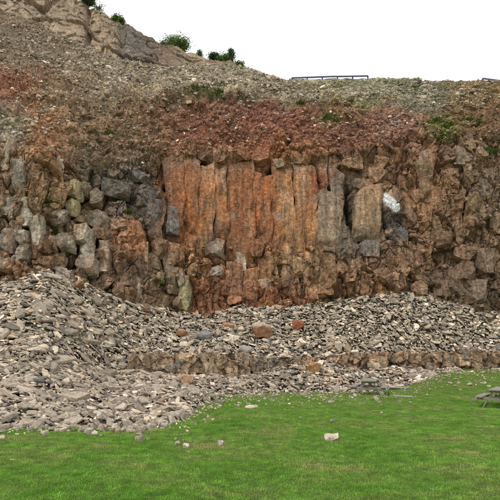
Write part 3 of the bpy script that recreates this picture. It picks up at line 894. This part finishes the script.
def boulder(px, py, wpx, hpx, colr, label, flat=False, top=None, seed=0, name='boulder', ground=False):
    r = np.random.default_rng(100 + seed)
    if ground:
        y = CH * F / (py - HY)
        for _ in range(4):
            y = (CH - float(G((px - 250) / F * y, y))) * F / (py - HY)
        p = np.array([(px - 250) / F * y, y, float(G((px - 250) / F * y, y))]); n = np.array([0, 0, 1.0])
    else:
        p, n = on_scree(px, py)
    y = p[1]
    w_, h_ = wpx * y / F, hpx * y / F
    if flat:
        v, f = slab_variant(r)
        v = v * np.array([w_, w_ * .65, h_ * .55])
        R = np.array(rot_from(n + np.array([0, -.15, .4]), r.normal(0, .2), .05, r))
        v = v @ R.T
    else:
        v, f = dense_block(r, w_, w_ * .75, h_, 7)
        R = Matrix.Rotation(r.uniform(-.5, .5), 3, 'Z') @ Matrix.Rotation(r.normal(0, .15), 3, 'Y') @ Matrix.Rotation(r.normal(.1, .1), 3, 'X')
        v = v @ np.array(R).T
        v = v + rough(v + p, .03, 4)
    v[:, 2] -= v[:, 2].min() + .12 * h_ + (0.0 if ground else -.04)
    c = np.broadcast_to(lin(colr), (len(v), 3)).copy()
    if top is not None:
        m = sm(.62, .8, (v[:, 2] - v[:, 2].min()) / np.ptp(v[:, 2]))[:, None]
        c = c * (1 - m) + m * lin(top)
    c *= np.exp(.15 * fbm(v[:, 0] * 3, v[:, 1] * 3, v[:, 2] * 3, 3))[:, None]
    o = link(name, new_mesh(name, v, f, c), M_STONE)
    o.location = p
    return tag(o, label, 'stone' if ground else 'boulder')
BL = [
    (262, 337, 17, 14, (140, 102, 76), 'brown boulder with a pale flat top on the upper bench of scree', False, (196, 178, 156)),
    (228, 328, 14, 8, (168, 130, 104), 'pinkish slab of rock resting high on the scree under the orange face', True, None),
    (297, 329, 11, 8, (146, 92, 66), 'small red brown boulder on the scree below the orange columns', False, None),
    (181, 337, 10, 6, (150, 112, 84), 'small brown boulder half sunk in the bench above the ledge', False, None),
    (337, 352, 7, 10, (196, 184, 164), 'pale upright stone standing at the lip of the brown ledge', False, None),
    (186, 386, 13, 10, (176, 146, 116), 'tan boulder leaning below the brown ledge on the fan of scree', False, None),
    (373, 370, 10, 7, (188, 172, 150), 'pale boulder on the rubble behind the weathered picnic table', False, None),
    (315, 373, 12, 10, (160, 124, 88), 'tan boulder fallen from the ledge into the rubble', False, None),
    (247, 353, 18, 6, (152, 148, 142), 'long grey slab lying on the edge of the brown ledge', True, None),
    (205, 340, 16, 10, (134, 132, 130), 'blue grey slab tilted on the bench above the ledge', True, None),
    (76, 402, 30, 11, (168, 154, 136), 'largest flat beige slab low on the fan of scree', True, None),
    (63, 366, 26, 7, (172, 160, 140), 'long pale slab half way up the fan of scree', True, None),
    (106, 380, 26, 12, (138, 128, 112), 'thick grey slab tipped on its edge in the fan of scree', True, None),
    (72, 322, 15, 7, (178, 160, 134), 'pale slab near the top of the fan of scree', True, None),
    (40, 385, 14, 9, (112, 108, 106), 'dark grey slab in the fan of scree', True, None),
]
for k, b in enumerate(BL):
    boulder(*b[:6], flat=b[6], top=b[7], seed=k)
GS = [
    (332, 440, 13, 5, (206, 186, 172), 'pale squared stone block alone in the open grass', False),
    (93, 434.5, 14, 4.5, (200, 188, 168), 'flat pale stone just off the foot of the scree fan', True),
    (252, 408, 15, 4, (190, 180, 162), 'wide flat pale stone in the grass below the ledge', True),
    (186, 448, 6, 4, (196, 186, 160), 'small cream stone in the grass beyond the tip of the scree fan', False),
    (221, 446, 5, 6, (214, 196, 186), 'small upright pinkish stone in the grass', False),
    (12, 461, 8, 3, (178, 170, 140), 'thin pale stone sunk in the grass away from the scree', True),
]
for k, b in enumerate(GS):
    boulder(*b[:6], flat=b[6], seed=50 + k, name='loose_stone', ground=True)

# stones strewn over the grass edge
def strewn():
    r = np.random.default_rng(77)
    meshes = [new_mesh('loose_stone', v, f) for v, f in SLABS[:14]]
    for me in meshes: me.materials.append(M_STONE_R)
    n = 0
    while n < 190:
        px = r.uniform(0, 500)
        a = float(yA(px))
        y = a - abs(r.normal(0, 1.0 if px < 170 else 3.4)) - .1
        if r.random() < .06: y = r.uniform(14, a)
        if y < 13 or 172 < px < 212 and r.random() < .75: continue
        x = (px - 250) / F * y
        L = np.clip(math.exp(r.normal(math.log(.18 if px > 170 else .2), .4)), .08, .45)
        o = link('loose_stone', meshes[n % 14])
        s = (L, L * r.uniform(.5, .9), L * r.uniform(.25, .5))
        o.matrix_world = Matrix.Translation((x, y, float(G(x, y)) + s[2] * .35 + .012)) @ rot_from((0, 0, 1), r.uniform(0, 6.28), .15, r).to_4x4() @ Matrix.Diagonal((*s, 1))
        sz = 'tiny pale stone' if L < .15 else ('small pale stone' if L < .24 else 'larger pale stone')
        where = ('strewn on the grass along the foot of the scree fan' if px < 195 else 'strewn on the grass below the brown ledge' if px < 340
                 else 'strewn on the grass around the picnic table by the rubble' if px < 410 else 'strewn on the grass between the two picnic tables' if px < 470 else 'strewn on the grass behind the open picnic table')
        if y < a - 5: where = 'lying alone far out in the open grass'
        tag(o, sz + ' ' + where, 'stone', sz + 's ' + where)
        n += 1
    items, m = [], 0
    while m < 1500:
        px = r.uniform(-40, 540)
        a = float(yA(px))
        y = a - abs(r.normal(0, .5 if px < 180 else 2.2))
        x = (px - 250) / F * y
        L = r.uniform(.05, .13)
        s = np.array([L, L * r.uniform(.5, .9), L * .45])
        items.append((np.array([x, y, float(G(x, y)) + .025]), rot_from((0, 0, 1), r.uniform(0, 6.28), .2, r), s)); m += 1
    me = scatter_mesh('rock_chips', items, SLABS, stone_palette(r, len(items)) * 1.1)
    tag(link('rock_chips', me, M_STONE), 'fine pale rock chips sprinkled over the grass edge', 'gravel', kind='stuff')
strewn()

# ------------------------------------------------------------------ picnic tables
def wood_mat():
    m, t, b = mat_new('weathered_wood')
    n1 = noise(t, 6, 5, .6, vec='object', stretch=(.4, 6, 6))
    c = ramp(t, n1.outputs[0], [(.25, tuple(lin((104, 98, 90)))), (.5, tuple(lin((142, 136, 124)))), (.75, tuple(lin((174, 168, 154))))])
    t.links.new(c, b.inputs['Base Color'])
    bp = N(t, 'ShaderNodeBump'); bp.inputs['Strength'].default_value = .4; bp.inputs['Distance'].default_value = .01
    t.links.new(n1.outputs[0], bp.inputs['Height']); t.links.new(bp.outputs[0], b.inputs['Normal'])
    return m
M_WOOD = wood_mat()

def beam(name, a, b, w_, h_, parent, up=(0, 0, 1)):
    """a bevelled timber from a to b, w_ across, h_ deep"""
    a, b = Vector(a), Vector(b)
    bm = bmesh.new()
    bmesh.ops.create_cube(bm, size=1.0)
    L = (b - a).length
    bmesh.ops.scale(bm, vec=(L, w_, h_), verts=bm.verts)
    bmesh.ops.bevel(bm, geom=bm.edges[:], offset=min(w_, h_) * .12, segments=1, affect='EDGES')
    me = bpy.data.meshes.new(name); bm.to_mesh(me); bm.free()
    o = link(name, me, M_WOOD, parent)
    x = (b - a).normalized()
    y = Vector(up).cross(x).normalized(); z = x.cross(y)
    o.matrix_basis = Matrix.Translation((a + b) / 2) @ Matrix((x, y, z)).transposed().to_4x4()
    return o

def picnic_table(px, py, rz, label, L=1.9):
    y = CH * F / (py - HY)
    for _ in range(5):
        x = (px - 250) / F * y
        y = (CH - float(G(x, y))) * F / (py - HY)
    x = (px - 250) / F * y
    t = bpy.data.objects.new('picnic_table', None); COL.objects.link(t)
    t.location = (x, y, float(G(x, y)) - .01); t.rotation_euler = (0, 0, rz)
    tag(t, label, 'picnic table', 'picnic tables on the grass')
    for k in range(5):
        yy = (k - 2) * .148
        beam('tabletop_plank', (-L / 2 + random.uniform(-.015, .015), yy, .735), (L / 2, yy, .735 + random.uniform(-.006, .006)), .14, .045, t)
    for s in (-1, 1):
        for k in (0, 1):
            yy = s * (.66 + k * .15)
            beam('bench_plank', (-L / 2, yy, .435), (L / 2 + random.uniform(-.015, .015), yy, .435), .14, .045, t)
    for e in (-1, 1):
        xx = e * (L / 2 - .28)
        for s in (-1, 1):
            beam('leg', (xx, s * .62, .0), (xx, s * .20, .71), .05, .11, t, up=(1, 0, 0))
        beam('crossbeam', (xx + .05 * e, -.36, .668), (xx + .05 * e, .36, .668), .045, .085, t)
        beam('bench_beam', (xx + .05 * e, -.82, .365), (xx + .05 * e, .82, .365), .045, .10, t)
        beam('brace', (xx - .03 * e, 0, .40), (xx - .50 * e, 0, .70), .045, .07, t, up=(0, 1, 0))
    return t
picnic_table(370, 394.5, math.radians(72), 'weathered grey picnic table against the rubble below the ledge')
picnic_table(502, 406.5, math.radians(56), 'weathered grey picnic table standing out on the open grass')

# broken boards lying beside the table by the rubble
for k, (px, py, rz, L) in enumerate([(399, 392, .12, 1.1), (403, 397, -.05, .9)]):
    y = CH * F / (py - HY); x = (px - 250) / F * y
    r0 = bpy.data.objects.new('loose_board', None)
    o = beam('loose_board', (-L / 2, 0, 0), (L / 2, 0, 0), .22, .05, None)
    bpy.data.objects.remove(r0)
    o.matrix_basis = Matrix.Translation((x, y, float(G(x, y)) + .05 + .03 * (1 - k))) @ Euler((.18, .03, rz)).to_matrix().to_4x4()
    tag(o, ['weathered grey board lying on the rubble beside the picnic table', 'pale board lying flat in the grass beside the picnic table'][k], 'board')

# ------------------------------------------------------------------ guard rails on the crest
def rail_mat():
    m, t, b = mat_new('rail_paint')
    n = noise(t, 9, 4, .6)
    c = ramp(t, n.outputs[0], [(.3, tuple(lin((70, 66, 104)))), (.7, tuple(lin((104, 98, 128))))])
    t.links.new(c, b.inputs['Base Color']); b.inputs['Roughness'].default_value = .6
    return m
M_RAIL = rail_mat()
def box_between(name, a, b, w_, h_, parent, mat, up=(0, 0, 1)):
    o = beam(name, a, b, w_, h_, None, up)
    o.data.materials.clear(); o.data.materials.append(mat)
    o.parent = parent
    return o
def guard_rail(pts, y, label, drop=1.0, nposts=5):
    t = bpy.data.objects.new('guard_rail', None); COL.objects.link(t)
    W = [P(px, py, y + dy) for px, py, dy in pts]
    o = W[0] - np.array([0, 0, drop]); t.location = o
    tag(t, label, 'guard rail', 'guard rails along the crest')
    for a, b in zip(W[:-1], W[1:]):
        box_between('rail', a - o, b - o, .06, .12, t, M_RAIL)
    xs = np.linspace(0, len(W) - 1, nposts)
    for s in xs:
        i = min(int(s), len(W) - 2); q = W[i] + (W[i + 1] - W[i]) * (s - i)
        box_between('post', q - o - np.array([0, -.07, drop]), q - o - np.array([0, -.07, -.06]), .1, .1, t, M_RAIL, up=(0, 1, 0))
guard_rail([(292, 78.0, 0), (330, 76.6, 0), (368, 76.0, 0)], 47.5, 'long blue grey guard rail on posts along the grassy crest of the quarry', 1.0, 6)
guard_rail([(483, 78.5, 0), (505, 81.5, -.5), (540, 84, -1)], 46.5, 'sloping dark guard rail on the crest above the grey broken face', 1.0, 5)
# grassy bank below the long rail
def bank():
    q = np.arange(284, 382, 1.0); n = 12
    t = np.linspace(0, 1, n)[:, None]
    h = np.interp(q, [284, 300, 330, 366, 372, 382], [83, 79.4, 78.6, 78.4, 79.5, 86])
    Y = 45.0 + 4 * t + 0 * q; Z = pz(q, np.full_like(q, 84.0), 45.0) * (1 - t) + pz(q, h, 47.5) * t
    Z = np.where(t > .62, pz(q, h, 47.5) - .25 * (t - .62), Z) ; X = (q[None] - 250) / F * Y
    Z = Z + .06 * fbm(X * 2, Y * 2, X * 0, 3)
    c = np.broadcast_to(lin((132, 140, 88)), X.shape + (3,)) * np.exp(.25 * fbm(X * 3, Y * 3, X * 0 + 3, 3))[..., None]
    o = link('grassy_bank', new_mesh('grassy_bank', np.stack([X, Y, Z], -1).reshape(-1, 3), grid_faces(n, len(q)), c.reshape(-1, 3)), M_CLIFF)
    tag(o, 'pale grassy bank under the long guard rail', 'bank', kind='structure')
bank()

# ------------------------------------------------------------------ bushes and trees on the skyline
def leaf_mat(name, a, b_):
    m, t, b = mat_new(name)
    n = noise(t, 3.5, 4, .6)
    c = ramp(t, n.outputs[0], [(.3, tuple(lin(a))), (.7, tuple(lin(b_)))])
    t.links.new(c, b.inputs['Base Color']); b.inputs['Roughness'].default_value = .7
    return m
M_LEAF = leaf_mat('leaf_green', (66, 92, 38), (112, 136, 62))
M_LEAF2 = leaf_mat('leaf_dark', (48, 66, 42), (80, 100, 58))
m_, t_, b_ = mat_new('bark'); b_.inputs['Base Color'].default_value = (*lin((84, 70, 56)), 1)
t_.links.new(ramp(t_, noise(t_, 8, 5, .6).outputs[0], [(.3, tuple(lin((62, 52, 42)))), (.7, tuple(lin((104, 90, 74))))]), b_.inputs['Base Color'])
M_BARK = m_

def tube(verts, faces, a, b, ra, rb_, n=6):
    a, b = Vector(a), Vector(b)
    q = (b - a).to_track_quat('Z', 'Y'); o = len(verts)
    for p, r_ in ((a, ra), (b, rb_)):
        for k in range(n):
            th = 2 * math.pi * k / n
            verts.append(p + q @ Vector((math.cos(th) * r_, math.sin(th) * r_, 0)))
    for k in range(n):
        k2 = (k + 1) % n
        faces.append([o + k, o + k2, o + n + k2, o + n + k])

def bush(px, py, wpx, hpx, y, label, mat, name='bush', shape='round', nl=1500, seed=0, stems=6):
    """py = foot row"""
    r = np.random.default_rng(300 + seed)
    p = P(px, py, y); W, H = wpx * y / F, hpx * y / F
    t = bpy.data.objects.new(name, None); COL.objects.link(t); t.location = p
    tag(t, label, 'tree' if 'tree' in name else 'bush')
    V, Fc = [], []
    tips = []
    if shape == 'cone':
        tube(V, Fc, (0, 0, -.5), (0, 0, H * .95), .06, .015)
        for k in range(22):
            z = H * (.08 + .85 * k / 22); a = r.uniform(0, 6.28); l = W * .5 * (1 - z / H) * r.uniform(.6, 1.15)
            e = (math.cos(a) * l, math.sin(a) * l, z + .1 * l); tube(V, Fc, (0, 0, z), e, .02, .006, 4); tips.append((e, .1 + l * .35))
    else:
        for k in range(stems):
            a = r.uniform(0, 6.28); l = r.uniform(.15, .5)
            m1 = (math.cos(a) * W * l * .3, math.sin(a) * W * l * .3, H * .35)
            tube(V, Fc, (r.normal(0, .05), r.normal(0, .05), -.6), m1, .05, .03)
            for _ in range(9):
                th = r.uniform(0, 6.28); rr = math.sqrt(r.random()) * (.44 if shape == 'round' else .5)
                zz = H * (.22 + .70 * r.random() * math.sqrt(max(.05, 1 - (rr / .5) ** 2)))
                e = (math.cos(th) * W * rr, math.sin(th) * W * rr * .8, zz)
                tube(V, Fc, m1, e, .022, .007, 4); tips.append((e, .10 * W if shape == 'round' else .07 * W + .08))
    link('stem', new_mesh('stem', [tuple(v) for v in V], Fc), M_BARK, t)
    n = int(nl * 2.2) if shape != 'sparse' else nl // 3
    c = r.integers(0, len(tips), n)
    ctr = np.array([tips[k][0] for k in c]) + r.normal(0, 1, (n, 3)) * np.array([tips[k][1] for k in c])[:, None] * np.array([1, 1, .8])
    ctr[:, 2] = np.maximum(ctr[:, 2], -.1)
    s = r.uniform(.035, .085, n)
    d1 = r.normal(0, 1, (n, 3)); d1 /= np.linalg.norm(d1, axis=1, keepdims=True)
    d2 = np.cross(d1, r.normal(0, 1, (n, 3))); d2 /= np.linalg.norm(d2, axis=1, keepdims=True)
    q = np.stack([ctr - d1 * s[:, None], ctr + d2 * s[:, None] * .5, ctr + d1 * s[:, None], ctr - d2 * s[:, None] * .5], 1).reshape(-1, 3)
    link('foliage', new_mesh('foliage', q, np.arange(4 * n).reshape(-1, 4)), mat, t)

YB = lambda px: float(yT(px)) + 2.6
bush(88, 5, 14, 9, YB(88), 'dark low bush on the lip of the tan rock band', M_LEAF2, seed=1, nl=1300)
bush(98, 14, 12, 15, YB(98), 'thin bare young tree with few leaves leaning over the tan rock band', M_LEAF, name='sapling_tree', shape='sparse', seed=2, nl=700)
bush(118, 27, 13, 13, YB(118), 'bright green bush perched where the skyline band drops', M_LEAF, seed=3, nl=1600)
bush(175, 51, 27, 14.5, YB(175), 'broad rounded dark green bush on the skyline band', M_LEAF, seed=4, nl=3200)
bush(199.5, 57, 3, 6, YB(199), 'tiny single sapling on the skyline between the broad bush and conifers', M_LEAF, name='sapling_tree', shape='cone', seed=5, nl=260)
bush(214, 59, 9, 6, YB(212), 'small dark twin topped bush on the skyline beside the conifers', M_LEAF2, seed=6, nl=900, shape='loose')
bush(231, 64, 6, 15, YB(224), 'small pointed conifer on the end of the skyline band', M_LEAF2, name='conifer_tree', shape='cone', seed=7, nl=800)
bush(224, 62, 13, 5.5, YB(222), 'spreading green bush at the foot of the pointed conifer', M_LEAF, seed=8, nl=1500, shape='loose')
bush(239, 68, 8, 6, YB(226), 'low green bush ending the row on the skyline', M_LEAF, seed=9, nl=700, shape='loose')

# ------------------------------------------------------------------ weeds on the face
def weed(px, py, wpx, seed, where):
    r = np.random.default_rng(500 + seed)
    b, n, s = on_cliff(px, py)
    W = wpx * s[1] / F
    k = 90
    root = r.normal(0, W * .28, (k, 3)) * np.array([1, .3, .35])
    d = r.normal(0, .5, (k, 3)) + np.array([0, -.5, .9]); d /= np.linalg.norm(d, axis=1, keepdims=True)
    l = r.uniform(.15, .4, k)[:, None]
    sd_ = np.cross(d, [0, 1, 0.2]); sd_ /= np.linalg.norm(sd_, axis=1, keepdims=True) + 1e-6
    q = np.stack([root - sd_ * .02, root + sd_ * .02, root + d * l * .6 + sd_ * .025, root + d * l + np.array([0, -.02, -.05])], 1).reshape(-1, 3)
    o = link('weed_tuft', new_mesh('weed_tuft', q, np.arange(4 * k).reshape(-1, 4)), M_WEED)
    o.location = s + n * .05
    tag(o, 'tuft of green weeds ' + where, 'weed', 'weed tufts ' + where)
M_WEED = leaf_mat('weed_green', (66, 84, 34), (112, 124, 58))
for k, (px, py, wp) in enumerate([(436, 124, 10), (443, 131, 10), (449, 126, 8), (440, 136, 8), (468, 120, 9), (478, 122, 7), (326, 120, 9), (336, 123, 7), (155, 284, 9), (163, 282, 7), (488, 149, 9), (495, 152, 6), (128, 214, 8),
                                  (92, 276, 8), (62, 215, 6), (58, 228, 6), (205, 97, 10), (218, 98, 9), (195, 98, 8), (350, 105, 8), (300, 108, 7), (415, 92, 9), (110, 135, 7), (47, 205, 5)]):
    where = ('in the green gully of red soil beside the grey broken rock' if px > 400 and py < 140 else 'low on the dark rock under the gully' if px > 400
             else 'under the stony lip above the red soil' if py < 110 and px > 150 else 'in the red soil above the columns' if py < 130 and px > 150
             else 'at the foot of the face beside the pale slender block' if px > 150 else 'on the brown slope above the grey blocks' if py < 140 else 'between the grey blocks of the face')
    weed(px, py, wp, k, where)

# ------------------------------------------------------------------ grass
def grass_patch(r, n, rad, hmin, hmax):
    root = r.uniform(-rad, rad, (n, 3)); root[:, 2] = 0
    h = r.uniform(hmin, hmax, n)[:, None]
    az = r.uniform(0, 6.28, n); bend = r.uniform(.1, .7, n)[:, None]
    d = np.stack([np.cos(az), np.sin(az), az * 0], -1); s = np.stack([-np.sin(az), np.cos(az), az * 0], -1)
    w_ = r.uniform(.0025, .0045, n)[:, None]
    up = np.array([0, 0, 1.0])
    a, b = root - s * w_, root + s * w_
    mid_ = root + d * h * bend * .35 + up * h * .6
    c, e = mid_ + s * w_ * .8, mid_ - s * w_ * .8
    tip = root + d * h * bend + up * h * (1 - .25 * bend)
    V = np.stack([a, b, c, e, tip], 1).reshape(-1, 3)
    base_ = np.arange(n)[:, None] * 5
    f = [list(x) for x in (base_ + np.array([[0, 1, 2, 3]]))] + [list(x) for x in (base_ + np.array([[3, 2, 4]]))]
    return V, f

def grass():
    m, t, b = mat_new('grass_blade')
    n1 = noise(t, .5, 5, .65)
    c1 = ramp(t, n1.outputs[0], [(.30, tuple(lin((104, 158, 52)))), (.46, tuple(lin((128, 174, 66)))), (.57, tuple(lin((148, 174, 86)))), (.68, tuple(lin((184, 174, 120))))])
    n2 = noise(t, 3.2, 5, .7)
    c1 = mult(t, c1, ramp(t, n2.outputs[0], [(.34, .55), (.66, 1.35)]))
    oi = N(t, 'ShaderNodeObjectInfo')
    c = mult(t, c1, ramp(t, oi.outputs['Random'], [(0, .78), (1, 1.22)]))
    t.links.new(c, b.inputs['Base Color'])
    b.inputs['Roughness'].default_value = .6
    tr = N(t, 'ShaderNodeBsdfTranslucent'); t.links.new(c, tr.inputs[0])
    ms = N(t, 'ShaderNodeMixShader'); ms.inputs[0].default_value = .3
    t.links.new(b.outputs[0], ms.inputs[1]); t.links.new(tr.outputs[0], ms.inputs[2])
    t.links.new(ms.outputs[0], t.nodes['Material Output'].inputs['Surface'])
    r = np.random.default_rng(9)
    col = bpy.data.collections.new('grass_patches')
    for k in range(8):
        V, f = grass_patch(r, 190, .2, .01, .034 if k < 6 else .06)
        me = new_mesh('grass_patch', V, f); me.materials.append(m)
        o = bpy.data.objects.new('grass_patch', me); col.objects.link(o)
    pts = []
    y = 7.0
    while y < 36:
        sp = np.interp(y, [7, 14, 22, 36], [.17, .20, .27, .36])
        hw = (y * 250 / F) * 1.12 + 4.5
        xs = np.arange(-hw, hw, sp)
        xs = xs + r.uniform(-.5, .5, len(xs)) * sp; yy = y + r.uniform(-.5, .5, len(xs)) * sp
        px = 250 + xs / yy * F
        keep = yy < yA(np.clip(px, -150, 650)) + .1 + r.normal(0, .35, len(xs))
        pts.append(np.stack([xs, yy, G(xs, yy) - .004], -1)[keep])
        y += sp
    pts = np.concatenate(pts)
    me = bpy.data.meshes.new('grass')
    me.from_pydata(pts.tolist(), [], [])
    o = link('grass', me)
    tag(o, 'short green grass blades covering the field', 'grass', kind='stuff')
    ng = bpy.data.node_groups.new('grass_scatter', 'GeometryNodeTree')
    ng.interface.new_socket('Geometry', in_out='INPUT', socket_type='NodeSocketGeometry')
    ng.interface.new_socket('Geometry', in_out='OUTPUT', socket_type='NodeSocketGeometry')
    gi, go = ng.nodes.new('NodeGroupInput'), ng.nodes.new('NodeGroupOutput')
    ci = ng.nodes.new('GeometryNodeCollectionInfo'); ci.inputs[0].default_value = col
    ci.inputs['Separate Children'].default_value = True; ci.inputs['Reset Children'].default_value = True
    ip = ng.nodes.new('GeometryNodeInstanceOnPoints'); ip.inputs['Pick Instance'].default_value = True
    rv = ng.nodes.new('FunctionNodeRandomValue'); rv.data_type = 'FLOAT_VECTOR'
    rv.inputs[0].default_value = (-.06, -.06, 0); rv.inputs[1].default_value = (.06, .06, 6.283)
    rs = ng.nodes.new('FunctionNodeRandomValue'); rs.data_type = 'FLOAT'
    rs.inputs[2].default_value = .75; rs.inputs[3].default_value = 1.35; rs.inputs['Seed'].default_value = 4
    L = ng.links.new
    L(gi.outputs[0], ip.inputs['Points']); L(ci.outputs[0], ip.inputs['Instance'])
    L(rv.outputs[0], ip.inputs['Rotation']); L(rs.outputs[1], ip.inputs['Scale']); L(ip.outputs[0], go.inputs[0])
    md = o.modifiers.new('scatter', 'NODES'); md.node_group = ng
grass()
